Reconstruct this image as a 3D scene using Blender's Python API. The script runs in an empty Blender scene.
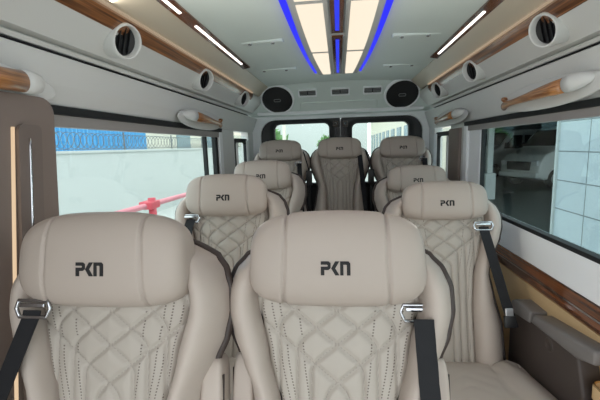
import bpy, bmesh, math, random
from mathutils import Vector, Matrix
random.seed(5)
S = bpy.context.scene
C = S.collection
EZ = 1.45            # eye height above the van floor
rad = math.radians

# ------------------------------------------------------------------ materials
def srgb(r, g, b):
    f = lambda c: (c/255/12.92) if c/255 <= .04045 else ((c/255+.055)/1.055)**2.4
    return (f(r), f(g), f(b), 1)

def mat(name, col, rough=.5, metal=0, spec=.5, coat=0, noise=None, bump=None, emit=None, estr=0, sheen=0):
    m = bpy.data.materials.new(name); m.use_nodes = True
    nt = m.node_tree; b = nt.nodes['Principled BSDF']
    b.inputs['Base Color'].default_value = col
    b.inputs['Roughness'].default_value = rough
    b.inputs['Metallic'].default_value = metal
    b.inputs['Specular IOR Level'].default_value = spec
    b.inputs['Coat Weight'].default_value = coat
    b.inputs['Coat Roughness'].default_value = .12
    if sheen: b.inputs['Sheen Weight'].default_value = sheen
    tc = nt.nodes.new('ShaderNodeTexCoord')
    if noise:
        sc, amt = noise
        n = nt.nodes.new('ShaderNodeTexNoise'); n.inputs['Scale'].default_value = sc
        n.inputs['Detail'].default_value = 4
        nt.links.new(tc.outputs['Object'], n.inputs['Vector'])
        r = nt.nodes.new('ShaderNodeMapRange'); r.inputs[3].default_value = 1-amt; r.inputs[4].default_value = 1+amt
        nt.links.new(n.outputs[0], r.inputs[0])
        mx = nt.nodes.new('ShaderNodeVectorMath'); mx.operation = 'SCALE'
        mx.inputs[0].default_value = col[:3]
        nt.links.new(r.outputs[0], mx.inputs['Scale'])
        nt.links.new(mx.outputs[0], b.inputs['Base Color'])
    if bump:
        sc, st = bump
        n2 = nt.nodes.new('ShaderNodeTexNoise'); n2.inputs['Scale'].default_value = sc
        nt.links.new(tc.outputs['Object'], n2.inputs['Vector'])
        bp = nt.nodes.new('ShaderNodeBump'); bp.inputs['Strength'].default_value = st; bp.inputs['Distance'].default_value = .001
        nt.links.new(n2.outputs[0], bp.inputs['Height']); nt.links.new(bp.outputs[0], b.inputs['Normal'])
    if emit:
        b.inputs['Emission Color'].default_value = emit; b.inputs['Emission Strength'].default_value = estr
    return m

def wood_mat(name, c1, c2, scale=(14, 1.2, 60), rough=.28):
    m = bpy.data.materials.new(name); m.use_nodes = True
    nt = m.node_tree; b = nt.nodes['Principled BSDF']
    tc = nt.nodes.new('ShaderNodeTexCoord'); mp = nt.nodes.new('ShaderNodeMapping')
    mp.inputs['Scale'].default_value = scale
    n = nt.nodes.new('ShaderNodeTexNoise'); n.inputs['Scale'].default_value = 1.6; n.inputs['Detail'].default_value = 6; n.inputs['Distortion'].default_value = 1.2
    r = nt.nodes.new('ShaderNodeValToRGB')
    r.color_ramp.elements[0].position = .36; r.color_ramp.elements[0].color = c1
    r.color_ramp.elements[1].position = .64; r.color_ramp.elements[1].color = c2
    nt.links.new(tc.outputs['Object'], mp.inputs[0]); nt.links.new(mp.outputs[0], n.inputs['Vector'])
    nt.links.new(n.outputs[0], r.inputs[0]); nt.links.new(r.outputs[0], b.inputs['Base Color'])
    b.inputs['Roughness'].default_value = rough; b.inputs['Coat Weight'].default_value = .6; b.inputs['Coat Roughness'].default_value = .1
    return m

def glass_mat(name, tint, refl=.06):
    m = bpy.data.materials.new(name); m.use_nodes = True
    nt = m.node_tree
    for n in list(nt.nodes): nt.nodes.remove(n)
    out = nt.nodes.new('ShaderNodeOutputMaterial'); mx = nt.nodes.new('ShaderNodeMixShader')
    t = nt.nodes.new('ShaderNodeBsdfTransparent'); t.inputs[0].default_value = tint
    g = nt.nodes.new('ShaderNodeBsdfGlossy'); g.inputs['Roughness'].default_value = .02
    fr = nt.nodes.new('ShaderNodeFresnel'); fr.inputs[0].default_value = 1.45
    ml = nt.nodes.new('ShaderNodeMath'); ml.operation = 'MULTIPLY'; ml.inputs[1].default_value = refl*2
    nt.links.new(fr.outputs[0], ml.inputs[0]); nt.links.new(ml.outputs[0], mx.inputs[0])
    nt.links.new(t.outputs[0], mx.inputs[1]); nt.links.new(g.outputs[0], mx.inputs[2]); nt.links.new(mx.outputs[0], out.inputs[0])
    return m

def emis(name, col, s):
    return mat(name, (.02, .02, .02, 1), emit=col, estr=s)

LEATHER = srgb(206, 194, 180)
M = dict(
    leather=mat('leather_cream', srgb(186, 174, 164), .5, noise=(3, .035), bump=(500, .25), spec=.35),
    head=mat('leather_headrest', srgb(178, 166, 156), .48, noise=(3, .03), bump=(420, .15), spec=.35),
    pipe=mat('dark_piping', srgb(62, 52, 48), .5),
    shell=mat('seat_shell', srgb(72, 63, 58), .5),
    black=mat('black_plastic', srgb(22, 23, 25), .45),
    seal=mat('rubber_seal', srgb(20, 24, 25), .7),
    belt=mat('belt_webbing', srgb(22, 23, 27), .8, bump=(900, .4)),
    chrome=mat('chrome', (.50, .51, .53, 1), .16, metal=1),
    satin=mat('satin_metal', (.55, .56, .58, 1), .3, metal=1),
    logo=mat('logo_embroidery', srgb(24, 23, 24), .7),
    white=mat('white_trim', srgb(240, 243, 244), .42, noise=(2, .02)),
    panel=mat('grey_trim_panel', srgb(212, 213, 210), .45, noise=(1.5, .02)),
    duct=mat('duct_panel', srgb(212, 213, 209), .42),
    ceil=mat('ceiling_liner', srgb(214, 224, 219), .5, noise=(1.2, .03)),
    cream=mat('cream_cove_panel', srgb(198, 188, 168), .4),
    taupe=mat('taupe_upholstery', srgb(124, 111, 103), .6, noise=(4, .04), bump=(300, .3)),
    taupe2=mat('taupe_housing', srgb(112, 100, 93), .5, bump=(300, .2)),
    tan=mat('tan_wall_panel', srgb(206, 176, 132), .5),
    greyd=mat('console_dark_grey', srgb(66, 57, 53), .5, bump=(400, .2)),
    grey=mat('console_grey', srgb(118, 114, 112), .45, bump=(400, .2)),
    shade=mat('window_header_band', srgb(150, 146, 143), .5),
    wood=wood_mat('walnut_trim', srgb(84, 50, 28), srgb(158, 104, 60), (8, 1.0, 55)),
    woodl=wood_mat('light_wood_handle', srgb(128, 80, 42), srgb(190, 132, 78), (20, 3, 60)),
    wooddark=wood_mat('dark_gloss_wood', srgb(62, 32, 18), srgb(128, 76, 42), (8, .8, 50), .15),
    speaker=mat('speaker_mesh', srgb(26, 26, 28), .6, bump=(600, .5)),
    grille=mat('vent_grille', srgb(128, 130, 130), .4),
    floor=mat('van_floor', srgb(158, 148, 136), .5, noise=(6, .1)),
    console=mat('ceiling_console', srgb(178, 180, 178), .45),
    dimple=mat('ceiling_rib', srgb(196, 202, 198), .35),
    lwarm=emis('warm_panel_light', (1, .86, .68, 1), .80),
    lblue=emis('blue_accent_light', (.004, .006, 1, 1), .82),
    lblue2=emis('blue_centre_light', (.01, .03, .9, 1), .75),
    lwhite=emis('white_strip_light', (1, .95, .9, 1), 2.0),
    lamb=emis('amber_accent_light', (1, .72, .45, 1), .62),
    lamb2=emis('cove_accent_light', (1, .76, .52, 1), .30),
    glass=glass_mat('window_glass', (.93, .98, .97, 1)),
    glassR=glass_mat('window_glass_tinted', (.78, .86, .86, 1), .1),
)

# quilted leather with perforated dotted rows beside the seams (from mesh attributes)
def quilt_mat():
    m = M['leather'].copy(); m.name = 'leather_quilted'
    nt = m.node_tree; b = nt.nodes['Principled BSDF']
    ad = nt.nodes.new('ShaderNodeAttribute'); ad.attribute_name = 'seam_dist'
    al = nt.nodes.new('ShaderNodeAttribute'); al.attribute_name = 'seam_len'
    def mth(op, a, bb=None):
        n = nt.nodes.new('ShaderNodeMath'); n.operation = op
        for i, x in enumerate((a, bb)):
            if x is None: continue
            if isinstance(x, (int, float)): n.inputs[i].default_value = x
            else: nt.links.new(x, n.inputs[i])
        return n.outputs[0]
    d = ad.outputs['Fac']; l = al.outputs['Fac']
    ah = nt.nodes.new('ShaderNodeAttribute'); ah.attribute_name = 'height'
    sa = mth('ABSOLUTE', l); band = None
    for s0 in (.92, .80, .70, .47):
        q = mth('LESS_THAN', mth('ABSOLUTE', mth('SUBTRACT', sa, s0)), .0105)
        band = q if band is None else mth('MAXIMUM', band, q)
    band = mth('MULTIPLY', band, mth('GREATER_THAN', d, .006))
    dash = mth('LESS_THAN', mth('FRACT', mth('DIVIDE', ah.outputs['Fac'], .0072)), .5)
    dot = mth('MULTIPLY', mth('MULTIPLY', band, dash), .85)
    seam = mth('MULTIPLY', mth('LESS_THAN', d, .0015), .25)
    tot = mth('MAXIMUM', dot, seam)
    src = b.inputs['Base Color'].links[0].from_socket
    src.node.inputs[0].default_value = srgb(180, 172, 162)[:3]
    mx = nt.nodes.new('ShaderNodeMixRGB'); mx.inputs['Color2'].default_value = srgb(92, 82, 76)
    nt.links.new(tot, mx.inputs['Fac']); nt.links.new(src, mx.inputs['Color1']); nt.links.new(mx.outputs[0], b.inputs['Base Color'])
    return m
M['quilt'] = quilt_mat()

# ------------------------------------------------------------------ object helpers
def link(name, me, m=None, parent=None, smooth=False):
    if m is not None:
        for x in (m if isinstance(m, (list, tuple)) else [m]): me.materials.append(x)
    if smooth:
        for p in me.polygons: p.use_smooth = True
    o = bpy.data.objects.new(name, me); C.objects.link(o)
    if parent: o.parent = parent
    return o

def tag(o, label=None, cat=None, group=None, kind=None):
    if label: o['label'] = label
    if cat: o['category'] = cat
    if group: o['group'] = group
    if kind: o['kind'] = kind
    return o

def empty(name, loc=(0, 0, 0)):
    o = bpy.data.objects.new(name, None); C.objects.link(o); o.location = loc
    o.empty_display_size = .1
    return o

class MB:
    """collects shapes into one mesh"""
    def __init__(s): s.v = []; s.f = []
    def add(s, vs, fs):
        k = len(s.v); s.v += [tuple(v) for v in vs]; s.f += [tuple(i+k for i in f) for f in fs]; return s
    def box(s, x0, x1, y0, y1, z0, z1, bev=0, rot=None):
        bm = bmesh.new(); bmesh.ops.create_cube(bm, size=1)
        for v in bm.verts:
            v.co = Vector(((x0+x1)/2+v.co.x*(x1-x0), (y0+y1)/2+v.co.y*(y1-y0), (z0+z1)/2+v.co.z*(z1-z0)))
        if bev: bmesh.ops.bevel(bm, geom=bm.edges[:]+bm.verts[:], offset=bev, segments=3, affect='EDGES', profile=.5)
        if rot: bmesh.ops.transform(bm, matrix=rot, verts=bm.verts)
        bm.verts.index_update(); vs = [v.co[:] for v in bm.verts]; fs = [[v.index for v in f.verts] for f in bm.faces]
        bm.free(); return s.add(vs, fs)
    def prism(s, poly, y0, y1, ax='y'):
        n = len(poly)
        f = {'y': lambda a, b, t: (a, t, b), 'x': lambda a, b, t: (t, a, b), 'z': lambda a, b, t: (a, b, t)}[ax]
        vs = [f(a, b, y0) for a, b in poly]+[f(a, b, y1) for a, b in poly]
        return s.add(vs, [tuple(range(n))[::-1], tuple(range(n, 2*n))]+[(i, (i+1) % n, n+(i+1) % n, n+i) for i in range(n)])
    def ring(s, outer, inner, t0, t1, ax='y'):
        n = len(outer)
        f = {'y': lambda p, t: (p[0], t, p[1]), 'x': lambda p, t: (t, p[0], p[1]), 'z': lambda p, t: (p[0], p[1], t)}[ax]
        vs = [f(p, t0) for p in outer]+[f(p, t0) for p in inner]+[f(p, t1) for p in outer]+[f(p, t1) for p in inner]
        fs = []
        for i in range(n):
            j = (i+1) % n
            fs += [(i, j, n+j, n+i), (2*n+i, 3*n+i, 3*n+j, 2*n+j), (i, 2*n+i, 2*n+j, j), (n+i, n+j, 3*n+j, 3*n+i)]
        return s.add(vs, fs)
    def tube(s, pts, r, k=12, closed=False, flat=1.0):
        pts = [Vector(p) for p in pts]; n = len(pts)
        rs = r if isinstance(r, (list, tuple)) else [r]*n
        vs = []; up = None
        for i, p in enumerate(pts):
            if closed: t = pts[(i+1) % n]-pts[i-1]
            else: t = pts[min(i+1, n-1)]-pts[max(i-1, 0)]
            t.normalize()
            if up is None:
                up = Vector((0, 0, 1)) if abs(t.z) < .9 else Vector((0, 1, 0))
            up = (up-t*up.dot(t)).normalized(); sd = t.cross(up)
            for j in range(k):
                a = 2*math.pi*j/k
                vs.append(p+(up*math.cos(a)+sd*math.sin(a)*flat)*rs[i])
        fs = []
        for i in range(n if closed else n-1):
            for j in range(k):
                a = i*k+j; b = i*k+(j+1) % k; i2 = ((i+1) % n)*k
                fs.append((a, b, i2+(j+1) % k, i2+j))
        if not closed: fs += [tuple(range(k))[::-1], tuple(range((n-1)*k, n*k))]
        return s.add(vs, fs)
    def lathe(s, prof, mtx, k=32):
        """prof: (r, h) list turned about local z, placed by mtx"""
        vs = []
        for r, h in prof:
            for j in range(k):
                a = 2*math.pi*j/k; vs.append(mtx @ Vector((r*math.cos(a), r*math.sin(a), h)))
        fs = []
        for i in range(len(prof)-1):
            for j in range(k): fs.append((i*k+j, i*k+(j+1) % k, (i+1)*k+(j+1) % k, (i+1)*k+j))
        return s.add(vs, fs)
    def grid(s, fn, nu, nv):
        vs = [fn(i/(nu-1), j/(nv-1)) for j in range(nv) for i in range(nu)]
        return s.add(vs, [(j*nu+i, j*nu+i+1, (j+1)*nu+i+1, (j+1)*nu+i) for j in range(nv-1) for i in range(nu-1)])
    def mesh(s, name):
        me = bpy.data.meshes.new(name); me.from_pydata(s.v, [], s.f); me.validate(); me.update()
        bm = bmesh.new(); bm.from_mesh(me); bmesh.ops.recalc_face_normals(bm, faces=bm.faces); bm.to_mesh(me); bm.free()
        return me
    def build(s, name, m, parent=None, smooth=False, auto=None):
        o = link(name, s.mesh(name), m, parent, smooth)
        if auto: shade_auto(o, auto)
        return o

def shade_auto(o, ang=35):
    me = o.data
    for p in me.polygons: p.use_smooth = True
    bm = bmesh.new(); bm.from_mesh(me)
    for e in bm.edges:
        if len(e.link_faces) == 2: e.smooth = e.calc_face_angle(0) < rad(ang)
    bm.to_mesh(me); bm.free()

def rrect(x0, x1, z0, z1, r, k=6):
    rr = r if isinstance(r, (list, tuple)) else [r]*4   # corners: br, tr, tl, bl
    out = []
    for (cx, cz, a0, q) in ((x1, z0, -90, rr[0]), (x1, z1, 0, rr[1]), (x0, z1, 90, rr[2]), (x0, z0, 180, rr[3])):
        ox = cx-q if cx == x1 else cx+q; oz = cz-q if cz == z1 else cz+q
        for i in range(k+1):
            a = rad(a0+90*i/k); out.append((ox+q*math.cos(a), oz+q*math.sin(a)))
    return out

def sq(a, b, c, p=3, q=3, n=24):
    """superquadric pillow: cube grid projected; returns verts, faces"""
    bm = bmesh.new(); bmesh.ops.create_cube(bm, size=2)
    bmesh.ops.subdivide_edges(bm, edges=bm.edges[:], cuts=n, use_grid_fill=True)
    for v in bm.verts:
        d = v.co.normalized()
        yz = (abs(d.y)**q+abs(d.z)**q)**(p/q)
        r = (abs(d.x)**p+yz)**(-1/p)
        v.co = Vector((d.x*r*a, d.y*r*b, d.z*r*c))
    bm.verts.index_update(); vs = [v.co.copy() for v in bm.verts]; fs = [[v.index for v in f.verts] for f in bm.faces]
    bm.free(); return vs, fs

def copy_tree(o, parent=None):
    c = o.copy(); C.objects.link(c)
    if parent: c.parent = parent
    for ch in list(o.children): copy_tree(ch, c)
    return c

# ================================================================== SEAT
AL = rad(13); SA, CA = math.sin(AL), math.cos(AL); Y0, Z0 = -.083, .43
def SP(u, v, n): return Vector((u, Y0+v*SA-n*CA, Z0+v*CA+n*SA))
def interp(tab, x):
    if x <= tab[0][0]: return tab[0][1]
    for (a, fa), (b, fb) in zip(tab, tab[1:]):
        if x <= b:
            t = (x-a)/(b-a); t2 = t*t*(3-2*t); return fa+(fb-fa)*(t*.5+t2*.5)
    return tab[-1][1]
HW = [(-.1, .285), (.10, .278), (.25, .245), (.36, .226), (.42, .235), (.48, .262), (.54, .288), (.60, .301), (.655, .299), (.70, .283), (.735, .254), (.76, .205), (.775, .15), (.785, .06)]
PBT = [(0, .135), (.2, .132), (.36, .145), (.5, .18), (.63, .212), (.7, .2), (.74, .175), (.785, .045)]
hw = lambda v: interp(HW, v)
pb = lambda v: min(interp(PBT, v), hw(v)*.86)
MS = .74
CURV = [(.435, .030), (.525, .066), (.605, .102), (.69, .150), (.79, .2)]
def cu(v, vc, uk):
    x = (vc-v)/MS
    if x <= 0: return x
    k = .03
    h = max(0, min(1, .5+.5*(uk-x)/k)); return uk*(1-h)+x*h-k*h*(1-h)
ARC = []
for vc, uk in CURV:
    tb = [0]
    for i in range(200):
        v = i*.004; tb.append(tb[-1]+math.hypot(.004, cu(v+.004, vc, uk)-cu(v, vc, uk)))
    ARC.append(tb)
def seam(u, v):
    best = (9, 0)
    for ci, (vc, uk) in enumerate(CURV):
        c = cu(v, vc, uk); sl = (cu(v+.002, vc, uk)-c)/.002
        for sg in (1, -1):
            d = abs(u*sg+c)/math.sqrt(1+sl*sl)
            if d < best[0]:
                i = min(max(v/.004, 0), 199); best = (d, ARC[ci][int(i)]+(i-int(i))*(ARC[ci][int(i)+1]-ARC[ci][int(i)]))
    return best

def make_back_centre(parent):
    NU, NV = 97, 151
    vs = []; dist = []; ln = []; vv_ = []
    for j in range(NV):
        v = -.08+.86*j/(NV-1); w = pb(v)
        for i in range(NU):
            s = -1+2*i/(NU-1); u = s*w
            d, l = seam(u, v)
            edge = 1-abs(s)
            n = .012*(1-abs(s)**2)
            n -= .0085*math.exp(-(d/.0036)**2)
            n += .0045*math.sin(min(1, d/.032)*math.pi/2)
            n -= .016*math.exp(-(edge*w/.007)**2)
            if v > .70: n -= (v-.70)*.5
            vs.append(SP(u, v, n)); dist.append(d); ln.append(s); vv_.append(v)
    m = MB(); m.add(vs, [(j*NU+i, j*NU+i+1, (j+1)*NU+i+1, (j+1)*NU+i) for j in range(NV-1) for i in range(NU-1)])
    me = bpy.data.meshes.new('backrest_cushion'); me.from_pydata(m.v, [], m.f); me.update()
    a = me.attributes.new('seam_dist', 'FLOAT', 'POINT'); a.data.foreach_set('value', dist)
    a = me.attributes.new('seam_len', 'FLOAT', 'POINT'); a.data.foreach_set('value', ln)
    a = me.attributes.new('height', 'FLOAT', 'POINT'); a.data.foreach_set('value', vv_)
    return link('backrest_cushion', me, M['quilt'], parent, True)

def bol_n(t, v):
    b = .046*math.sin(math.pi*min(1, t*1.02)**.75)**.8 if t < .98 else 0
    n = b-.05*t**5-.014*math.exp(-(t/.06)**2)
    if v > .68: n -= (v-.68)*.42
    return n
def make_bolster(parent, sg):
    m = MB()
    m.grid(lambda a, b: (lambda v, t: SP(sg*(pb(v)+(hw(v)-pb(v))*t), v, bol_n(t, v)))(-.09+.875*b, a), 26, 90)
    # seam line in the wing
    return m.build('side_bolster', M['leather'], parent, True)

def make_seat():
    root = empty('reclining_seat')
    make_back_centre(root)
    for sg in (-1, 1):
        make_bolster(root, sg)
        t = MB(); pts = []
        for i in range(90):
            v = -.08+.865*i/89; h = hw(v)
            pts.append(SP(sg*(h+.002), v, -.052-(max(0, v-.68))*.42))
        t.tube(pts, .0105, 8).build('piping', M['pipe'], root, True)
    # shell behind
    m = MB(); rows = 60; prof = []
    for j in range(rows):
        v = -.08+.865*j/(rows-1); h = hw(v); k = -(max(0, v-.68))*.42
        prof.append([SP(-h, v, -.05+k), SP(-h*.97, v, -.085+k*.6), SP(-h*.8, v, -.125), SP(0, v, -.135), SP(h*.8, v, -.125), SP(h*.97, v, -.085+k*.6), SP(h, v, -.05+k), SP(0, v, -.05+k)])
    vs = [p for r in prof for p in r]; fs = []
    for j in range(rows-1):
        for i in range(8): fs.append((j*8+i, j*8+(i+1) % 8, (j+1)*8+(i+1) % 8, (j+1)*8+i))
    fs += [tuple(range(8)), tuple(range((rows-1)*8, rows*8))]
    m.add(vs, fs).build('back_shell', M['shell'], root, auto=50)
    # headrest
    A, B_, Cc, P_, Q_ = .207, .072, .101, 4.2, 3.0
    vs, fs = sq(A, B_, Cc, P_, Q_, 84)
    out = []
    for v in vs:
        x, y, z = v
        g = .008*math.exp(-((abs(x)-.118)/.0028)**2)
        rr_ = math.hypot(y/B_, z/Cc)
        y -= g*(y/B_)/max(rr_, .3); z -= g*(z/Cc)/max(rr_, .3)
        z -= .012*(abs(x)/A)**2*(max(0, z)/Cc)-.004*(abs(x)/A)**2*(max(0, -z)/Cc)
        x *= 1-.035*(z/Cc)
        out.append(SP(x, .735+z, .022-y))
    hm = MB(); hm.add(out, fs)
    head = hm.build('headrest', M['head'], root, True)
    # embroidered marks P K n on the headrest
    def surf(x, z):
        yz = max(0, 1-abs(x/A)**P_)**(Q_/P_)-abs(z/Cc)**Q_
        return B_*max(0, yz)**(1/Q_)
    W_, H_ = .066, .0275
    P1 = [(-.5, 0), (-.5, .62), (-.28, .62), (-.26, .70), (-.28, .76), (-.5, .76), (-.5, 1), (-.24, 1), (-.165, .88), (-.165, .52), (-.24, .38), (-.38, .38), (-.38, 0)]
    K1 = [(-.15, .5), (-.01, 1), (.13, 1), (-.01, .5), (.13, 0), (-.01, 0)]
    N1 = [(.155, 0), (.265, 0), (.265, .76), (.37, .76), (.38, .7), (.38, 0), (.5, 0), (.5, .86), (.44, 1), (.155, 1)]
    lg = MB()
    def letter(poly):
        bm = bmesh.new()
        vsb = [bm.verts.new((a*W_, 0, (b-.5)*H_-.018)) for a, b in poly]
        f = bm.faces.new(vsb); f.normal_update()
        bmesh.ops.triangulate(bm, faces=[f])
        r = bmesh.ops.extrude_face_region(bm, geom=bm.faces[:])
        for e in r['geom']:
            if isinstance(e, bmesh.types.BMVert): e.co.y = 1
        bm.verts.index_update()
        vv = []
        for v in bm.verts:
            x, y, z = v.co; s_ = surf(x, z)
            vv.append(SP(x, .735+z, .022+s_+(.0018 if y > .5 else -.002)))
        lg.add(vv, [[q.index for q in f2.verts] for f2 in bm.faces]); bm.free()
    letter(P1); letter(K1); letter(N1)
    lg.build('logo', M['logo'], head)
    # seat cushion
    vs, fs = sq(.272, .28, .075, 7, 5, 40)
    out = []
    for v in vs:
        x, y, z = v
        if z > .03:
            d = min(abs(abs(x)-.15+.02*math.cos(y*6)), 9)
            z -= .010*math.exp(-(d/.005)**2)
            z += .018*math.exp(-((abs(x)-.2)/.045)**2)
            if abs(x) < .14:
                q = abs((abs(x)*1.0+(y+.3)*.9) % .09-.045); z -= .005*math.exp(-((.045-q)/.004)**2)
            z += .045*(-y/.27)
        out.append((x, Y0-.03-.245+y, .34+z))
    cm = MB(); cm.add(out, fs).build('seat_cushion', M['leather'], root, True)
    b = MB(); b.box(-.235, .235, Y0-.48, Y0+.02, .20, .29, .02)
    b.build('seat_pan', M['shell'], root, auto=40)
    for sx in (-.17, .17):
        for y in (Y0-.42, Y0-.08):
            MB().box(sx-.025, sx+.025, y-.03, y+.03, -.001, .21, .006).build('leg', M['black'], root, auto=40)
    return root

def armrest(parent, sg):
    e = MB()
    vs, fs = sq(.030, .045, .25, 6, 5, 14)
    e.add([SP(sg*(.256)+x, .235+z, -.065+y) for x, y, z in vs], fs)
    o = e.build('armrest', M['leather'], parent, True)
    pts = [SP(sg*.283, .235+q*.235, -.040) for q in (-1, -.5, 0, .5, .9)]
    MB().tube(pts, .005, 8).build('armrest_piping', M['pipe'], o, True)

def belt(parent, sg, u_top=.195, v_top=.615, u_bot=.235, v_bot=.05, buckle=None, half=.0235, taut=None):
    """webbing from a chrome guide at the shoulder down over the bolster"""
    pts = []; K = 40
    def nn(u, v):
        p, h = pb(v), hw(v); t = (abs(u)-p)/(h-p)
        return bol_n(min(max(t, 0), .93), v) if t >= 0 else .012
    m = MB(); vs = []
    for i in range(K):
        q = i/(K-1); v = v_top+(v_bot-v_top)*q; u = sg*(u_top+(u_bot-u_top)*q)
        n = max(nn(u-half, v), nn(u+half, v), nn(u, v))+.006
        if taut is not None: n = .06+(taut-.06)*q
        if i == 0: n += .004
        for du, dn in ((-half, 0), (half, 0), (half, .003), (-half, .003)):
            vs.append(SP(u+du, v, n+dn))
    fs = []
    for i in range(K-1):
        for j in range(4): fs.append((i*4+j, i*4+(j+1) % 4, (i+1)*4+(j+1) % 4, (i+1)*4+j))
    fs += [(0, 1, 2, 3), tuple(range((K-1)*4, K*4))]
    o = m.add(vs, fs).build('seat_belt', M['belt'], parent, True); shade_auto(o, 40)
    # guide loop
    g = MB(); uc = sg*u_top; n0 = (nn(uc, v_top) if taut is None else .05)+.013
    a = [(uc-.040, v_top+.022), (uc+.040, v_top+.022), (uc+.046, v_top+.004), (uc+.036, v_top-.016), (uc-.036, v_top-.016), (uc-.046, v_top+.004)]
    pts = []
    for i in range(len(a)):
        p, q = a[i], a[(i+1) % len(a)]
        for k in range(4): pts.append(SP(p[0]+(q[0]-p[0])*k/4, p[1]+(q[1]-p[1])*k/4, n0))
    g.tube(pts, .0048, 8, closed=True)
    bx = MB(); bx.box(-.034, .034, -.003, .003, -.005, .005, .002)
    g.add([SP(uc+x, v_top+.012+z, n0-y+.004) for x, y, z in bx.v], bx.f)
    g.build('belt_guide', M['chrome'], o, True)
    if buckle:
        ub, vb = buckle; ub = sg*abs(ub); t = MB()
        t.box(-.018, .018, -.004, .006, -.02, .02, .003)
        k = (nn(ub, vb) if taut is None else taut)+.012
        MB().add([SP(ub+x, vb+z, k-y) for x, y, z in t.v], t.f).build('belt_tongue', M['satin'], o)
        t2 = MB(); t2.box(-.026, .026, -.012, .010, -.055, .0, .005)
        MB().add([SP(ub+x, vb-.015+z, k-y) for x, y, z in t2.v], t2.f).build('belt_buckle', M['black'], o, auto=40)
    return o

GS = 'quilted cream reclining seats'
proto = make_seat()
def leaf_copies(x, y, dz, label, floor=0.0, first=[True]):
    r = proto if first[0] else copy_tree(proto); first[0] = False
    r.location = (x, y, floor)
    d = dz-floor
    tag(r, label, 'seat', GS)
    return r, d
def finish(r, d, tall=1):
    """lift everything but the legs, and stretch the legs to the floor"""
    for ch in r.children:
        if ch.name.startswith('leg'): ch.scale.z = (.21+d)/.21
        else: ch.location.z += d
        if ch.name.startswith('headrest') and tall != 1:
            ch.scale.z = tall; ch.location.z -= (tall-1)*(Z0+.735*CA)
seats = [
 (-.012, .802, .027, 'front middle cream quilted seat, black belt on its right side', 0, [(+1, dict(u_top=.207, u_bot=.238, v_top=.600))], (-1, 1)),
 (-.564, .750, .040, 'front left cream quilted seat nearest the pillar, belt running down its left side', 0, [(-1, dict(u_top=.170, u_bot=.37, v_top=.618, taut=.10))], (1,)),
 (.528, 1.86, .00, 'cream seat beside the grey wall armrest and large tinted window', 0, [(+1, dict(u_top=.175, u_bot=.285, v_top=.60, v_bot=.12, taut=.075, buckle=(.266, .19)))], (-1,)),
 (-.572, 1.74, .062, 'second seat from front along the left window, directly behind front left seat', 0, [(-1, dict(u_top=.19, u_bot=.235))], (1,)),
 (.558, 2.68, .035, 'right-hand seat behind the wall armrest seat, before the rear bench row', 0, [(+1, dict(u_top=.19, u_bot=.22))], (-1,)),
 (-.548, 2.52, .10, 'third seat back on the left side, by the narrow window', 0, [(-1, dict(u_top=.19, u_bot=.22))], (1,)),
 (-.565, 3.47, .262, 'raised rear row seat at left, under the left speaker', .2, [(+1, dict(u_top=.20, u_bot=.23, v_top=.60))], ()),
 (.005, 3.47, .268, 'raised rear row seat in the middle between both rear door windows', .2, [(+1, dict(u_top=.20, u_bot=.265, v_top=.66)) ], ()),
 (.585, 3.47, .262, 'raised rear row seat at right, under the right speaker', .2, [(+1, dict(u_top=.21, u_bot=.24, v_top=.62))], ()),
]
roots = []
for (x, y, dz, lab, fl, bl, ar) in seats:
    roots.append(leaf_copies(x, y, dz, lab, fl))
for (r, d), (x, y, dz, lab, fl, bl, ar) in zip(roots, seats):
    if y < .9:
        r.scale.x = .95
        for ch in r.children:
            if ch.name.startswith('headrest'): ch.scale.x = 1/.95
    if y < 2 and x > .5:
        for ch in r.children:
            if ch.name.startswith('seat_cushion'): ch.scale.x = 1.17; ch.location.x = .018
    if y > 3:
        r.scale.x = .93
        for ch in r.children:
            if ch.name.startswith('headrest'): ch.scale.x = 1.065
    for sg, kw in bl: belt(r, sg, **kw)
    for sg in ar: armrest(r, sg)
    finish(r, d, 1.14 if y < .9 else 1.07 if x < -.3 and y < 3 else 1)
# buckle stalks between the rear seats
for x in (-.285, .292):
    e = empty('belt_buckle_stalk', (x, 3.44, .66))
    tag(e, 'black belt buckle on stalk between middle and %s rear seats' % ('left' if x < 0 else 'right'), 'buckle', 'rear seat belt buckles')
    MB().box(-.028, .028, -.015, .015, .42, .56, .008).build('buckle', M['black'], e, auto=40)
    MB().tube([(0, 0, .43), (0, 0, .2), (0, 0, -.1)], .011, 8).build('stalk', M['black'], e, True)
    MB().tube([(-.05, .02, .74), (-.01, 0, .60), (0, 0, .55)], .006, 8).build('cord', M['belt'], e, True)

# ================================================================== VAN SHELL
YF, YR = -.9, 4.02
def st(o): o['kind'] = 'structure'; return o
st(MB().box(-1.02, 1.02, YF, YR, -.06, 0).build('floor', M['floor']))
st(MB().box(-.9, .9, 3.0, YR-.05, .0, .199, .01).build('trim_1', M['taupe2']))

# ceiling, gently domed
def cz(x): return EZ+.575-.022*(abs(x)/.62)**2.2
m = MB()
xs = [-.66+1.32*i/32 for i in range(33)]
poly = [(x, cz(x)) for x in xs]+[(x, cz(x)+.04) for x in reversed(xs)]
m.prism(poly, YF, 3.46)
st(m.build('ceiling', M['ceil'], auto=40))
st(MB().box(-1.02, 1.02, YF, YR+.05, 2.10, 2.14).build('roof', mat('roof_skin', srgb(210, 212, 212))))

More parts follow.
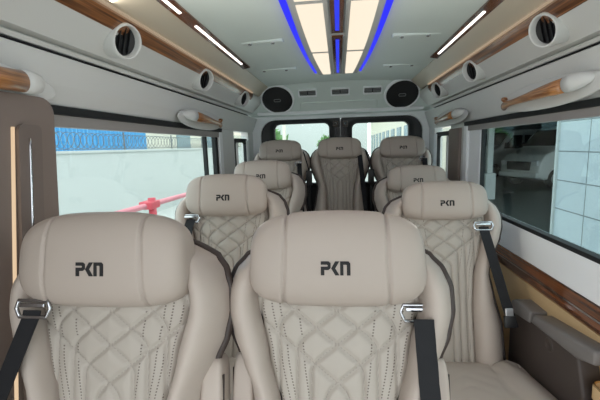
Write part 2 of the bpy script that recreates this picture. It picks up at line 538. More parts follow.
for sg, side in ((-1, 'left'), (1, 'right')):
    dz = .02 if sg < 0 else 0
    def pr(poly, y0, y1): return MB().prism([(sg*a, EZ+b) for a, b in poly], y0, y1)
    # wall: lower panel, pillars between windows, all one mesh
    w = MB()
    w.prism([(sg*.965, 0), (sg*.965, EZ-.47), (sg*1.0, EZ-.47), (sg*1.0, 0)], YF, YR)
    w.box(*sorted((sg*.955, sg*1.0)), YF, -.3, EZ-.47, EZ+.155)
    w.box(*sorted((sg*.925, sg*1.0)), 2.87, 3.20, EZ-.47, EZ+.155)
    w.box(*sorted((sg*.925, sg*1.0)), 3.72, YR, EZ-.47, EZ+.155)
    if sg < 0: w.box(-1.0, -.95, .72, 1.08, EZ-.47, EZ+.155)
    st(w.build('wall_'+side, M['panel']))
    # upper panel over the windows
    p = pr([(.935, .135+dz), (.925, .14+dz), (.90, .22), (.872, .306), (.90, .312), (1.0, .312), (1.0, .135+dz)], YF, YR)
    st(p.build('trim_'+('2' if sg < 0 else '3'), M['panel']))
    # black seal strip above windows
    b = pr([(.94, .105+dz), (.915, .11+dz), (.912, .136+dz), (.94, .14+dz)], YF, 2.84)
    o = st(b.build('trim_'+('4' if sg < 0 else '5'), M['seal']))
    # header band right under it
    b = pr([(.945, .072+dz*.8), (.928, .074+dz*.8), (.925, .112+dz), (.945, .112+dz)], YF, 2.80)
    st(b.build('trim_'+('6' if sg < 0 else '7'), M['shade']))
    # sill: slopes in from the glass
    s_ = pr([(.96, -.452), (.938, -.455), (.922, -.49), (.922, -.603), (.96, -.606), (1.0, -.606), (1.0, -.452)], YF, YR-.02)
    st(s_.build('trim_'+('8' if sg < 0 else '9'), M['white'], auto=30))
    # glass
    n = 1 if sg < 0 else 3
    g = MB().box(*sorted((sg*.958, sg*.963)), 1.0 if sg < 0 else -.3, 2.82, EZ-.452, EZ+.12+dz)
    wo = st(g.build('window_%d' % n, M['glass'] if sg < 0 else M['glassR']))
    yb = 2.56
    if sg < 0:
        MB().box(-.97, -.945, yb-.012, yb+.018, EZ-.45, EZ+.1+dz).build('window_bar', M['seal'], wo)
        MB().box(-.97, -.94, 2.745, 2.80, EZ-.45, EZ+.1+dz).build('window_frame', M['seal'], wo)
    else:
        MB().box(.945, .97, yb+.012, yb+.022, EZ-.45, EZ+.1).build('window_bar', M['seal'], wo)
        MB().box(.940, .956, yb+.03, 2.80, EZ-.45, EZ+.1, .004).build('window_frame', M['white'], wo)
    MB().box(*sorted((sg*.936, sg*.972)), -.3 if sg > 0 else 1.0, 2.80, EZ-.462, EZ-.440).build('window_seal', M['seal'], wo)
    MB().box(*sorted((sg*.922, sg*.975)), 2.80, 2.875, EZ-.45, EZ+.11+dz, .006).build('window_reveal', M['white'], wo)
    g = MB().box(*sorted((sg*.958, sg*.963)), 3.2, 3.72, EZ-.452, EZ+.12)
    wo = st(g.build('window_%d' % (n+1), M['glass']))
    fr = MB().ring(rrect(3.215, 3.70, EZ-.45, EZ+.09, .05), rrect(3.265, 3.625, EZ-.41, EZ+.052, .03), *sorted((sg*.93, sg*.957)), ax='x')
    fr.build('window_frame', M['seal'], wo)
    MB().box(*sorted((sg*.92, sg*.956)), 3.64, 3.73, EZ-.45, EZ+.075, .006).build('window_reveal', M['white'], wo)
    MB().box(*sorted((sg*.935, sg*.956)), 3.34, 3.352, EZ-.41, EZ+.052).build('window_bar', M['shade'], wo)
    if sg > 0:   # inner pillar cover is taupe on this side
        st(MB().box(.905, .93, 2.92, 3.19, EZ-.45, EZ+.10, .008).build('trim_10', M['taupe'], auto=40))
    # air duct along the cornice with wood strip and outlets
    d = pr([(.905, .316), (.868, .316), (.858, .327), (.880, .332), (.880, .3385), (.838, .3385), (.832, .346), (.80, .376), (.758, .412), (.744, .428), (.735, .455), (.745, .468), (.85, .50), (.95, .50), (.95, .318)], YF, 3.62)
    duct = d.build('air_duct', M['duct'], auto=25)
    tag(duct, 'long grey air duct with round outlets above the %s windows' % side, 'air duct', 'cornice air ducts')
    wd = pr([(.757, .4105), (.742, .427), (.731, .454), (.739, .4665), (.748, .466), (.765, .413)], YF, 3.2)
    wd.build('wood_strip', M['wood'], duct, auto=40)
    gp = pr([(.880, .310), (.8695, .310), (.8695, .3135), (.880, .3135)], YF, 3.55)
    gp.build('shadow_gap', M['seal'], duct)
    al = pr([(.742, .4685), (.728, .468), (.728, .474), (.742, .476)], YF, 3.2)
    al.build('accent_light', M['lamb2'], duct)
    outs = (1.50, 2.25, 2.97) if sg > 0 else (1.31, 2.09, 2.95)
    for y in outs:
        axd = Vector((-sg*.90, -.30, -.32)).normalized()
        c = Vector((sg*.782, y-.005, EZ+.400))
        z = axd; x = Vector((0, 0, 1)).cross(z).normalized(); yv = z.cross(x)
        mt = Matrix((x, yv, z)).transposed().to_4x4(); mt.translation = c
        ob = MB().lathe([(.067, -.03), (.062, .03), (.0600, .046), (.058, .052), (.054, .052), (.0515, .048), (.050, .01)], mt).build('air_outlet', M['duct'], duct, True)
        gr = MB().lathe([(.051, .026), (.03, .022), (.0005, .020)], mt, 24)
        gr.build('outlet_grille', M['black'], ob, True)
        fin = MB()
        for k in (-.02, 0, .02):
            bb = MB().box(k-.0012, k+.0012, -math.sqrt(.048**2-k*k)+.002, math.sqrt(.048**2-k*k)-.002, .024, .034)
            fin.add([mt @ Vector(v) for v in bb.v], bb.f)
        fin.build('outlet_fins', M['black'], ob)
    # cove panel
    c = pr([(.742, .478), (.70, .508), (.645, .545), (.645, .60), (.80, .60), (.80, .478)], YF, 3.50)
    st(c.build('trim_'+('11' if sg < 0 else '12'), M['cream'], auto=30))
    # strip light
    e = empty('strip_light', (0, 0, 0))
    tag(e, 'slim white strip light in dark wood edging, %s edge of ceiling' % side, 'light', 'ceiling edge strip lights')
    pr([(.650, .538), (.602, .548), (.602, .560), (.655, .56)], YF, 2.58).build('housing', M['wooddark'], e)
    segs = ((-.8, .9), (1.0, 1.50), (1.66, 2.44)) if sg < 0 else ((-.8, .9), (1.0, 1.58), (1.73, 2.46))
    for a, b_ in segs:
        pr([(.630, .539), (.619, .5415), (.619, .548), (.630, .546)], a, b_).build('diffuser', M['lwhite'], e)

# grab handles
def handle(sg, y0, y1, label, wood_lift=0):
    L = y1-y0
    e = empty('grab_handle', (sg*.90, y0, EZ+.189)); tag(e, label, 'handle', 'wood and white grab handles')
    q = lambda x, y, z: (-sg*x, y*L, z)
    # recessed plate
    vs, fs = sq(.012, L*.54, .062, 3, 2.2, 16)
    MB().add([(-sg*(.012+z_*0)-sg*0+x_, L*.5+y_, z_-.0) for x_, y_, z_ in vs], fs).build('back_plate', M['panel'], e, True)
    # white front mount
    pts = [q(.008, .035, .018), q(.026, .055, .016), q(.040, .085, .013), q(.050, .12, .010), q(.056, .17, .007)]
    MB().tube(pts, [.006, .018, .027, .031, .0305], 20, flat=.75).build('mount', M['panel'], e, True)
    pts = [q(.056, .165, .007), q(.062, .28, .003), q(.064, .42, -.002), q(.062, .56, -.006), q(.056, .70, -.008), q(.048, .82, -.010), q(.038, .91, -.012), q(.020, .98, -.013), q(.006, .99, -.014)]
    MB().tube(pts, [.029, .028, .024, .019, .0150, .0145, .018, .022, .018], 20, flat=.75).build('grip', M['woodl'], e, True)
    ring = [q(.030+.016*math.cos(a), .92+.035*math.sin(a), .014+.012*math.sin(a)) for a in [i*math.pi/8 for i in range(16)]]
    MB().tube(ring, .007, 8, closed=True).build('grip_loop', M['woodl'], e, True)
handle(1, 1.38, 2.12, 'large wood grab handle over the tinted right window')
handle(1, 2.72, 3.50, 'small far wood grab handle at right, by the narrow rear window')
handle(-1, 2.02, 2.72, 'wood grab handle above the far end of the left window')
handle(-1, 1.07, .26, 'wood grab handle cut off at the picture left edge, above taupe pillar')

# ceiling console with light panels
e = empty('ceiling_light_console', (0, 0, EZ+.575))
tag(e, 'grey ceiling console with four cream light panels and blue accent lines', 'ceiling light')
def bx_(yv): return .222 if yv < 1.6 else .222-.045*((yv-1.6)/1.34)**2.2
def strip(xa, xb, ya, yb, z0, z1, n=24):
    vs = []; fs = []
    for i in range(n+1):
        y = ya+(yb-ya)*i/n; a, b_ = xa(y), xb(y)
        vs += [(a, y, z0), (b_, y, z0), (b_, y, z1), (a, y, z1)]
    for i in range(n):
        for j in range(4): fs.append((i*4+j, i*4+(j+1) % 4, i*4+4+(j+1) % 4, i*4+4+j))
    fs += [(0, 1, 2, 3), tuple(range(n*4, n*4+4))]
    return MB().add(vs, fs)
strip(lambda y: -bx_(y)+.02, lambda y: bx_(y)-.02, YF, 3.03, -.018, .012).build('console_body', M['console'], e)
for s in (-1, 1):
    strip(lambda y: s*bx_(y), lambda y: s*(bx_(y)-.028*(1-.45*max(0, (y-1.6)/1.34))), YF, 2.94, -.021, .006).build('accent_light', M['lblue'], e)
    for (ya, yb) in ((-.6, .55), (.62, 1.50), (1.545, 2.285), (2.335, 2.99)):
        strip(lambda y: s*.056, lambda y: s*(bx_(y)-.058), ya, yb, -.0225, -.016).build('light_panel', M['lwarm'], e)
for (ya, yb) in ((.3, 1.1), (1.14, 1.92), (1.985, 2.96)):
    f = strip(lambda y: -.030, lambda y: .030, ya, yb, -.026, -.016).build('centre_frame', M['wooddark'], e)
    strip(lambda y: -.036, lambda y: -.028, ya, yb, -.028, -.016).build('frame_edge', M['satin'], f)
    strip(lambda y: .028, lambda y: .036, ya, yb, -.028, -.016).build('frame_edge', M['satin'], f)
    strip(lambda y: -.010, lambda y: .010, ya+.05, yb-.05, -.030, -.02).build('blue_light', M['lblue2'], f)

# ribs pressed in the ceiling liner with small studs
for (xa, xb, y, lab) in ((-.52, -.29, 2.05, 'pressed ceiling rib with studs, left nearer one'), (-.60, -.30, 2.76, 'pressed ceiling rib with studs, left farther one'),
                    (.29, .54, 2.09, 'pressed ceiling rib with studs, right nearer one'), (.33, .60, 2.83, 'pressed ceiling rib with studs, right farther one')):
    zc = EZ+.572-.022*(abs((xa+xb)/2)/.62)**2.2
    o = MB().box(xa, xb, y-.022, y+.022, zc-.006, zc+.02, .006).build('ceiling_rib', M['ceil'], auto=60)
    tag(o, lab, 'ceiling rib', 'ceiling ribs')
    for k in (.2, .75):
        x = xa+(xb-xa)*k
        mt = Matrix.Translation((x, y, zc-.008))
        MB().lathe([(.012, .004), (.010, -.004), (.0005, -.006)], mt, 14).build('stud', M['chrome'], o, True)

# rear header with speakers and vents
TILT = math.atan2(.22, .245)
def HP(x, s, n=0):    # s: up along the face, n: out of the face, toward the cabin
    return Vector((x, 3.66-s*math.sin(TILT)-n*math.cos(TILT), EZ+.335+s*math.cos(TILT)-n*math.sin(TILT)))
hd = MB()
FL = .33
prof = [(3.50, EZ+.575), (3.44, EZ+.56)]
pf = [HP(0, FL), HP(0, .03), HP(0, .0)]
poly = [(3.438, EZ+.59)]+[(p.y, p.z) for p in pf]+[(3.69, EZ+.325), (3.90, EZ+.325), (4.0, EZ+.30), (4.0, EZ+.59)]
hd.prism([(a, b) for a, b in poly], -.93, .93, ax='x')
st(hd.build('trim_13', M['ceil'], auto=30))
st(MB().box(-.80, .80, 3.63, 3.70, EZ+.312, EZ+.340, .01).build('trim_14', M['white'], auto=40))
# shallow moulded ledge in the header
led = MB(); k = rrect(-.36, .36, .015, .105, .03)
led.add([HP(a, b, .012) for a, b in k]+[HP(a*1.04, b+(.004 if b > .06 else -.004), -.002) for a, b in k], [tuple(range(len(k)))]+[(i, (i+1) % len(k), len(k)+(i+1) % len(k), len(k)+i) for i in range(len(k))])
st(led.build('trim_15', M['ceil'], auto=40))
def face_mtx(x, s):
    o = HP(x, s); nx = Vector((1, 0, 0)); up = (HP(0, 1)-HP(0, 0)).normalized(); nz = (HP(0, 0, 1)-HP(0, 0)).normalized()
    m_ = Matrix((nx, up, nz)).transposed().to_4x4(); m_.translation = o; return m_
for x, sd in ((-.578, 'left'), (.585, 'right')):
    e = empty('ceiling_speaker', HP(x, .13)); tag(e, 'round black speaker in rear header, %s one' % sd, 'speaker', 'rear speakers')
    mt = face_mtx(x, .158); mt.translation -= e.location
    MB().lathe([(.166, -.01), (.164, .016), (.156, .026), (.145, .018)], mt, 48).build('bezel', M['white'], e, True)
    MB().lathe([(.146, .016), (.12, .020), (.0005, .022)], mt, 48).build('grille', M['speaker'], e, True)
    bd = MB().ring(rrect(-.034, .034, -.016, .016, .014), rrect(-.028, .028, -.010, .010, .009), .018, .026, ax='z')
    MB().add([mt @ Vector(v) for v in bd.v], bd.f).build('badge', M['grille'], e)
for x, sd in ((-.285, 'left'), (.018, 'middle'), (.315, 'right')):
    e = empty('ceiling_vent', HP(x, .15)); tag(e, 'small slotted air vent in rear header, %s of three' % sd, 'vent', 'rear header vents')
    mt = face_mtx(x, .215); mt.translation -= e.location
    r = MB().ring(rrect(-.088, .088, -.040, .040, .012), rrect(-.076, .076, -.028, .028, .006), -.001, .016, ax='z')
    MB().add([mt @ Vector(v) for v in r.v], r.f).build('frame', M['white'], e)
    b = MB().box(-.078, .078, -.03, .03, .0, .003)
    MB().add([mt @ Vector(v) for v in b.v], b.f).build('backing', M['black'], e)
    sl = MB()
    for k in range(4):
        for q in (-.038, .038):
            b = MB().box(q-.034, q+.034, -.025+k*.0165-.0045, -.025+k*.0165+.0045, .003, .008)
            sl.add([mt @ Vector(v) for v in b.v], b.f)
    sl.build('slats', M['grille'], e)

# rear wall with the two doors
rw = MB()
oL = rrect(-.90, .90, EZ-1.2, EZ+.33, .05); 
rw.ring(rrect(-1.0, 1.0, .0, EZ+.45, .02), rrect(-.840, .860, .06, EZ+.284, [.01, .16, .16, .01]), 3.93, 4.0)
st(rw.build('wall_rear', M['white']))
for i, (x0, x1, a, b_, zt) in enumerate(((-.85, .0172, -.69, -.103, .237), (.018, .872, .141, .722, .222))):
    cr = [.02, .03, .17, .02] if i == 0 else [.02, .17, .03, .02]
    d = MB().ring(rrect(x0, x1, .05, EZ+.295-(.008*i), cr), rrect(a, b_, EZ-.40, EZ+zt, .06), 3.97, 4.02)
    dr = st(d.build('door_%d' % (i+1), M['black']))
    MB().ring(rrect(a-.05, b_+.05, EZ-.45, EZ+zt+.04, .09), rrect(a-.012, b_+.012, EZ-.41, EZ+zt+.008, .06), 3.95, 3.972).build('window_gasket', M['seal'], dr, auto=40)
    g = MB().prism(rrect(a-.01, b_+.01, EZ-.41, EZ+zt+.01, .06), 4.0, 4.004)
    g.build('window_pane', M['glass'], dr)
    hx = x1-.05 if i == 0 else x0+.05
    h = MB().box(hx-.03, hx+.03, 3.935, 3.97, EZ+.19, EZ+.25, .01); h.build('hinge', M['shell'], dr, auto=40)
    MB().lathe([(.012, 0), (.010, .008), (.0005, .01)], Matrix.Translation((hx, 3.935, EZ+.225)) @ Matrix.Rotation(rad(90), 4, 'X'), 14).build('bolt', M['chrome'], dr, True)
    MB().box(hx-.012, hx+.012, 3.94, 3.97, EZ-.5, EZ+.18, .004).build('latch_bar', M['black'], dr)

# left near pillar with belt housing and amber light
# front pillar, leaning a little
def lean(b, k=.12, z0=EZ+.08):
    b.v = [(x, y+k*(z-z0), z) for x, y, z in b.v]; return b
pl = lean(MB().prism(rrect(.30, 1.05, -.0, EZ+.165, [.02, .05, .02, .02]), -.95, -.862, ax='x'), .10)
st(pl.build('trim_16', M['taupe'], auto=40))
b = lean(MB().prism(rrect(.911, .988, .05, EZ+.083, [.01, .018, .018, .01]), -.88, -.851, ax='x'), .13)
o = b.build('belt_height_adjuster', M['taupe2'], auto=40)
tag(o, 'tall taupe belt cover with chrome slot on the left pillar', 'belt cover')
lean(MB().tube([(-.850, .945, EZ+.045-.25*t) for t in [i/12 for i in range(13)]], .0036, 8), .13).build('chrome_slot', M['chrome'], o, True)
o = lean(MB().tube([(-.862, .903, EZ+.075-.9*t) for t in [i/12 for i in range(13)]], .0052, 10), .15).build('ambient_light', M['lamb'], None, True)
tag(o, 'thin glowing amber light line running down the left pillar', 'light')

# right wall: wood trim, tan panel
o = MB().prism([(.962, EZ-.604), (.921, EZ-.606), (.912, EZ-.63), (.911, EZ-.67), (.918, EZ-.702), (.962, EZ-.706)], .3, YR-.1).build('wood_trim', M['wooddark'], None, auto=25)
tag(o, 'glossy dark wood trim strip below the right window sill', 'trim')
MB().box(.907, .918, .3, 3.9, EZ-.657, EZ-.650).build('chrome_line', M['chrome'], o)
o = MB().prism([(.963, EZ-.708), (.922, EZ-.711), (.945, EZ-.86), (.95, EZ-1.3), (.963, EZ-1.3)], .3, YR-.1).build('lower_wall_panel', M['tan'], None, auto=25)
tag(o, 'tan padded panel below the wood trim on right wall', 'panel')

# wall armrest console beside the right seat
e = empty('armrest_console', (.84, 1.4, .3)); tag(e, 'grey lidded armrest box between right seat and wall', 'armrest')
def cons(name, pts_yz, x0, x1, m_, parent=e):
    bm = bmesh.new()
    vs = [bm.verts.new((x0-.84, y-1.4, z-.3)) for y, z in [(a*1.088, EZ+(b-EZ)*1.088) for a, b in pts_yz]]; f = bm.faces.new(vs)
    r = bmesh.ops.extrude_face_region(bm, geom=[f]); bmesh.ops.translate(bm, vec=(x1-x0, 0, 0), verts=[g for g in r['geom'] if isinstance(g, bmesh.types.BMVert)])
    bmesh.ops.recalc_face_normals(bm, faces=bm.faces)
    bmesh.ops.bevel(bm, geom=bm.edges[:], offset=.010, segments=3, affect='EDGES', profile=.5)
    me = bpy.data.meshes.new(name); bm.to_mesh(me); bm.free()
    o = link(name, me, m_, parent); shade_auto(o, 40); return o
cons('box', [(1.245, EZ-.735), (1.73, EZ-.79), (1.73, EZ-1.12), (1.22, EZ-1.12), (1.20, EZ-.86)], .865, .940, M['greyd'])
cons('lid', [(1.155, EZ-.668), (1.52, EZ-.722), (1.535, EZ-.765), (1.24, EZ-.745), (1.15, EZ-.715)], .858, .944, M['grey'])
cons('rear_cap', [(1.545, EZ-.722), (1.68, EZ-.722), (1.72, EZ-.745), (1.72, EZ-.80), (1.55, EZ-.775)], .860, .942, M['grey'])
MB().lathe([(.032, .0), (.028, .006), (.024, .002), (.0005, .0)], Matrix.Translation((.026, .13, EZ-.3-.86)) @ Matrix.Rotation(rad(-90), 4, 'Y'), 24).build('recess_ring', M['shell'], e, True)

# cup holder tray further forward on the wall
e = empty('cup_holder', (.925, 1.27, EZ-.93)); tag(e, 'cream cup holder tray with gold rims, bottom right corner below armrest', 'cup holder')
r = MB().ring(rrect(-.055, .02, -.25, .02, .03), rrect(-.038, .004, -.225, -.002, .018), .02, .07, ax='z')
r.build('tray_rim', M['tan'], e, auto=40)
MB().prism(rrect(-.05, .015, -.245, .015, .028), -.14, .022, ax='z').build('tray_body', M['wooddark'], e, auto=40)
MB().tube([(a, b, .072) for a, b in rrect(-.052, .017, -.247, .017, .03)], .004, 8, closed=True).build('gold_rim', mat('gold_rim', (.83, .62, .35, 1), .25, metal=1), e, True)

# ================================================================== OUTSIDE
G = -.55
MX = dict(
    ground=mat('yard_concrete', srgb(186, 190, 186), .7, noise=(.6, .12)),
    plaster=mat('white_plaster', srgb(190, 196, 194), .8, noise=(.5, .035)),
    blue=mat('blue_sheet', srgb(96, 176, 222), .5, noise=(3, .1)),
    bld=mat('cream_building', srgb(214, 212, 196), .8, noise=(.8, .05)),
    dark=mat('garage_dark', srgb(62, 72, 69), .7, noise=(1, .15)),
    paint=mat('van_white_paint', srgb(226, 230, 227), .3, coat=.5),
    vglass=mat('van_glass', srgb(22, 28, 30), .08, spec=.8),
    tyre=mat('tyre', srgb(24, 24, 25), .8),
    red=mat('red_paint', srgb(196, 70, 84), .5),
    wire=mat('razor_wire', srgb(120, 124, 122), .5, metal=.4),
    leaf=mat('leaves', srgb(108, 148, 92), .7, noise=(5, .35)),
    bark=mat('bark', srgb(92, 76, 60), .9, noise=(9, .2)),
    lamp=mat('headlamp', srgb(216, 220, 222), .15),
    win=mat('building_window', srgb(110, 138, 150), .1, spec=.8),
)
def tile_mat():
    m = bpy.data.materials.new('stone_tiles'); m.use_nodes = True; nt = m.node_tree; b = nt.nodes['Principled BSDF']
    tc = nt.nodes.new('ShaderNodeTexCoord'); mp = nt.nodes.new('ShaderNodeMapping'); mp.inputs['Rotation'].default_value = (rad(90), 0, rad(90))
    sx = nt.nodes.new('ShaderNodeSeparateXYZ'); cb = nt.nodes.new('ShaderNodeCombineXYZ')
    br = nt.nodes.new('ShaderNodeTexBrick'); br.offset = 0
    br.inputs['Color1'].default_value = srgb(196, 208, 212); br.inputs['Color2'].default_value = srgb(190, 202, 207); br.inputs['Mortar'].default_value = srgb(112, 122, 124)
    br.inputs['Scale'].default_value = 1; br.inputs['Mortar Size'].default_value = .009
    br.inputs['Brick Width'].default_value = .73; br.inputs['Row Height'].default_value = .42
    nt.links.new(tc.outputs['Object'], sx.inputs[0]); nt.links.new(sx.outputs['Y'], cb.inputs['X']); nt.links.new(sx.outputs['Z'], cb.inputs['Y'])
    nt.links.new(cb.outputs[0], br.inputs['Vector']); nt.links.new(br.outputs['Color'], b.inputs['Base Color'])
    b.inputs['Roughness'].default_value = .35
    return m
MX['tiles'] = tile_mat()
gr = MB().box(-40, 40, -20, 60, G-.2, G).build('ground', MX['ground']); st(gr)
# left boundary wall
o = MB().box(-6.25, -6.0, -4, 26, G, EZ+.06).build('boundary_wall', MX['plaster'])
tag(o, 'long white plastered boundary wall outside the left window', 'wall')
MB().box(-6.3, -5.96, -4, 26, EZ+.0, EZ+.05).build('coping', MX['plaster'], o)
# blue corrugated sheets
m = MB(); vs = []; n = 440
for i in range(n+1):
    y = 2+14.5*i/n; x = -9+.09*math.sin(i*1.1)
    vs += [(x, y, G), (x, y, EZ+3.2), (x-.02, y, EZ+3.2), (x-.02, y, G)]
fs = [(i*4+j, i*4+(j+1) % 4, i*4+4+(j+1) % 4, i*4+4+j) for i in range(n) for j in range(4)]
o = m.add(vs, fs).build('corrugated_sheeting', MX['blue']); tag(o, 'blue corrugated metal sheeting standing behind the white boundary wall', 'fence')
MB().box(-8.93, -8.85, 3.4, 3.9, G, EZ+3.2).build('white_post', MX['plaster'], o)
# cream building beyond
e = empty('yard_building', (-11, 24, G)); tag(e, 'cream building with dim window behind razor wire', 'building')
MB().box(-3, 2.0, -7.5, 14, 0, 7).build('wall', MX['bld'], e)
for y in (-3.3, 1.5, 6): MB().box(1.98, 2.05, y-.9, y+.9, 1.8, 4.2, 0).build('window', MX['win'], e)
# razor wire coil
m = MB(); pts = []
for i in range(1500):
    a = i*.42; pts.append((-6.12+.20*math.cos(a), 1+i*.0145, EZ+.285+.20*math.sin(a)))
o = m.tube(pts, .008, 4).build('razor_wire', MX['wire']); tag(o, 'coil of razor wire along the top of boundary wall', 'wire')
for y in (4, 7, 10, 13, 16, 19, 22):
    MB().box(-6.13, -6.10, y-.02, y+.02, EZ+.04, EZ+.55).build('wire_post', MX['wire'], o)
# barrier pole
e = empty('barrier_pole', (-3.0, 5.5, G)); tag(e, 'pink red barrier pole outside the left window', 'barrier')
zb = EZ-.85-G
MB().tube([(0, -3.2, zb+.06), (0, 5.2, zb-.09)], .045, 10).build('pole', mat('pole_pink', srgb(206, 128, 138), .5), e, True)
MB().tube([(.06, -.1, 0), (.06, -.1, zb+.12)], .06, 10).build('post', MX['red'], e, True)
MB().box(-.10, .12, -.22, .05, zb-.05, zb+.07, .02).build('bracket', MX['red'], e)

# right: tiled pillar wall
o = MB().box(3.2, 3.7, .2, 5.78, G, EZ+2.2).build('tiled_wall', MX['tiles']); tag(o, 'pale grey stone tiled wall outside the right window', 'wall')
MB().box(3.17, 3.22, 5.76, 5.80, G, EZ+2.2).build('corner_strip', MX['plaster'], o)
# dark open garage
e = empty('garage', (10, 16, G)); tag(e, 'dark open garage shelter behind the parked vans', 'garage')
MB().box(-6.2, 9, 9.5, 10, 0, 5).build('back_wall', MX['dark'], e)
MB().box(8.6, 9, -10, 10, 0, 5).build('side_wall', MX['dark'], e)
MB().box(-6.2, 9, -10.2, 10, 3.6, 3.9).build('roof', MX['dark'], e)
MB().box(-6.2, -6.0, -10.2, 10, 2.75, 3.7).build('shading_beam', MX['dark'], e)  # beam added, mostly out of view, to keep daylight out of the garage
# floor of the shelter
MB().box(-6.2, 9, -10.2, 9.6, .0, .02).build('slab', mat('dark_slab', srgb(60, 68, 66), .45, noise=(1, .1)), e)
# white column
e = empty('shelter_column', (5.05, 13.0, G)); tag(e, 'white square column left of the parked vans', 'column')
MB().box(-.09, .09, -.09, .09, 0, 3.6, .02).build('shaft', MX['plaster'], e)
MB().box(-.17, .17, -.17, .17, 0, .9, .03).build('plinth', MX['plaster'], e)

def make_van():
    e = empty('parked_van')
    # side profile (x forward = -x), z up; width along y
    prof = [(2.75, .42), (2.75, 2.25), (2.5, 2.5), (.2, 2.52), (-.65, 2.42), (-1.45, 1.62), (-2.25, 1.36), (-2.52, 1.05), (-2.6, .45), (-2.3, .34), (2.4, .34)]
    bm = bmesh.new()
    vs = [bm.verts.new((a, -.98, z)) for a, z in prof]; f = bm.faces.new(vs)
    r = bmesh.ops.extrude_face_region(bm, geom=[f]); bmesh.ops.translate(bm, vec=(0, 1.96, 0), verts=[g for g in r['geom'] if isinstance(g, bmesh.types.BMVert)])
    bmesh.ops.recalc_face_normals(bm, faces=bm.faces)
    bmesh.ops.bevel(bm, geom=bm.edges[:], offset=.09, segments=3, affect='EDGES', profile=.5)
    me = bpy.data.meshes.new('body'); bm.to_mesh(me); bm.free(); o = link('body', me, MX['paint'], e); shade_auto(o, 35)
    # windscreen
    a, b = Vector((-.74, 0, 2.36)), Vector((-1.40, 0, 1.70)); nrm = Vector((-.77, 0, .64))*.02
    w = MB(); ps = [(a, -.80), (a, .80), (b, .88), (b, -.88)]
    w.add([p+Vector((0, y, 0))+nrm for p, y in ps]+[p+Vector((0, y, 0))-nrm*.5 for p, y in ps], [(0, 1, 2, 3), (7, 6, 5, 4), (0, 4, 5, 1), (1, 5, 6, 2), (2, 6, 7, 3), (3, 7, 4, 0)]).build('windscreen', MX['vglass'], e)
    for s in (-1, 1):
        MB().prism([(-1.22, 1.55), (-.62, 2.22), (-.05, 2.22), (-.05, 1.55)], s*.975, s*.995).build('side_window', MX['vglass'], e)
        MB().prism([(.12, 1.55), (.12, 2.22), (2.4, 2.22), (2.4, 1.55)], s*.975, s*.995).build('side_window', MX['vglass'], e)
        for x in (-1.72, 1.75):
            wh = MB().lathe([(.0005, -.11), (.2, -.11), (.36, -.11), (.38, -.05), (.38, .08), (.34, .11), (.22, .10)], Matrix.Translation((x, s*.90, .38)) @ Matrix.Rotation(rad(-90*s), 4, 'X'), 28).build('wheel', MX['tyre'], e, True)
            MB().lathe([(.22, .10), (.15, .11), (.0005, .115)], Matrix.Translation((x, s*.90, .38)) @ Matrix.Rotation(rad(-90*s), 4, 'X'), 20).build('hub_cap', M['satin'], wh, True)
        MB().box(-2.60, -2.36, min(s*.62, s*.90), max(s*.62, s*.90), .92, 1.12, .03).build('headlamp', MX['lamp'], e)
        MB().box(-1.2, -1.05, min(s*.99, s*1.2), max(s*.99, s*1.2), 1.6, 1.85, .03).build('wing_mirror', M['black'], e)
    MB().box(-2.63, -2.5, -.55, .55, .72, 1.08, .02).build('radiator_grille', M['black'], e)
    MB().box(-2.68, -2.45, -.95, .95, .42, .64, .05).build('bumper', MX['paint'], e)
    return e
v = make_van(); v.location = (9.9, 17.3, G); v.rotation_euler.z = rad(22)
tag(v, 'white parked van nearest the tiled wall, seen through right window', 'van', 'parked white vans')
v2 = copy_tree(v); v2.location = (9.3, 21.6, G); v2['label'] = 'farther white parked van half hidden behind the nearer one'

# rear view: trees and buildings
def tree(x, y, h, rr, label, nb=900):
    e = empty('tree', (x, y, G)); tag(e, label, 'tree', 'trees behind the van')
    MB().tube([(0, 0, 0), (.1, 0, h*.4), (-.05, .1, h*.8)], [.18, .13, .05], 8).build('trunk', MX['bark'], e, True)
    m = MB(); rn = random.Random(int(x*10))
    for i in range(nb):
        a = rn.random()*6.283; b_ = math.acos(2*rn.random()-1); q = rr*(.35+.65*rn.random())
        c = Vector((q*math.sin(b_)*math.cos(a), q*math.sin(b_)*math.sin(a), h*.7+q*.9*math.cos(b_)))
        t = Vector((rn.gauss(0, 1), rn.gauss(0, 1), rn.gauss(0, 1))).normalized(); s_ = t.orthogonal().normalized()
        L = .14+.12*rn.random()
        m.add([c-t*L, c+s_*L*.4, c+t*L, c-s_*L*.4], [(0, 1, 2, 3)])
    m.build('foliage', MX['leaf'], e)
tree(-2.15, 11.0, 2.9, .62, 'leafy tree seen at the left side of the rear window', 420)
tree(-.50, 15.0, 3.0, .28, 'slim tree seen between the rear seats through rear window', 160)
o = MB().tube([(-1.42, 9.6, G), (-1.42, 9.6, EZ+2.4)], .05, 8).build('lamp_post', MX['bld'], None, True); tag(o, 'plain grey post outside the left rear window', 'post')
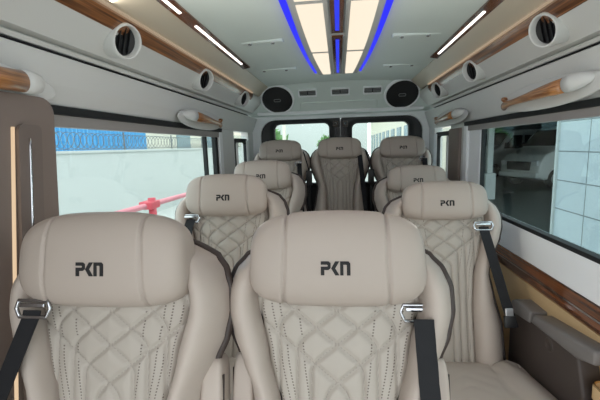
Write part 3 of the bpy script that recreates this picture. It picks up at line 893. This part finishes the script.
e = empty('rear_building', (2.7, 20, G)); tag(e, 'cream building with row of blue windows through right rear window', 'building')
MB().box(0, .95, -8, 12, 0, 4.4).build('wall', MX['bld'], e)
MB().box(-.7, .95, -8, 12, 4.4, 4.7).build('roof', mat('eave_tan', srgb(190, 178, 152), .7), e)
for k in range(10): MB().box(-.04, .02, -7.4+k*1.95, -6.3+k*1.95, 1.2, 2.7).build('window', MX['win'], e)
o = MB().box(-9.5, 2.6, 34, 34.4, G, 6).build('far_wall', MX['plaster']); tag(o, 'pale wall of a building far behind the rear windows', 'wall')

# ------------------------------------------------------------------ the cabin's own cove lamps
for sg in (-1, 1):
    ld = bpy.data.lights.new('cove_lamp', 'AREA'); ld.shape = 'RECTANGLE'; ld.size = .012; ld.size_y = 4.0
    ld.energy = 6; ld.color = (1, .94, .86)
    o = bpy.data.objects.new('cove_lamp', ld); C.objects.link(o)
    o.location = (sg*.727, 1.2, EZ+.478)
    o.rotation_euler = Vector((-sg*.85, 0, .5)).to_track_quat('-Z', 'Y').to_euler()
# ------------------------------------------------------------------ world and camera
w = bpy.data.worlds.new('sky'); S.world = w; w.use_nodes = True
nt = w.node_tree; bg = nt.nodes['Background']
bg.inputs[0].default_value = (.93, .97, 1.0, 1); bg.inputs[1].default_value = 2.3

cd = bpy.data.cameras.new('camera'); cam = bpy.data.objects.new('camera', cd); C.objects.link(cam)
cd.sensor_width = 36; cd.lens = 365/600*36; cd.clip_start = .02; cd.clip_end = 300
R = Matrix(((0.99396752, 0.01561449, 0.10855762), (0.10507169, 0.14817802, -0.98336322), (-0.03144057, 0.98883743, 0.1456435))).to_4x4()
cam.matrix_world = Matrix.Translation((0, 0, EZ)) @ R
S.camera = cam
S.view_settings.view_transform = 'Standard'; S.view_settings.look = 'None'
S.view_settings.exposure = 0.32; S.view_settings.gamma = 1; S.view_settings.use_curve_mapping = False
S.cycles.use_denoising = True
S.cycles.max_bounces = 10; S.cycles.diffuse_bounces = 6; S.cycles.transparent_max_bounces = 12
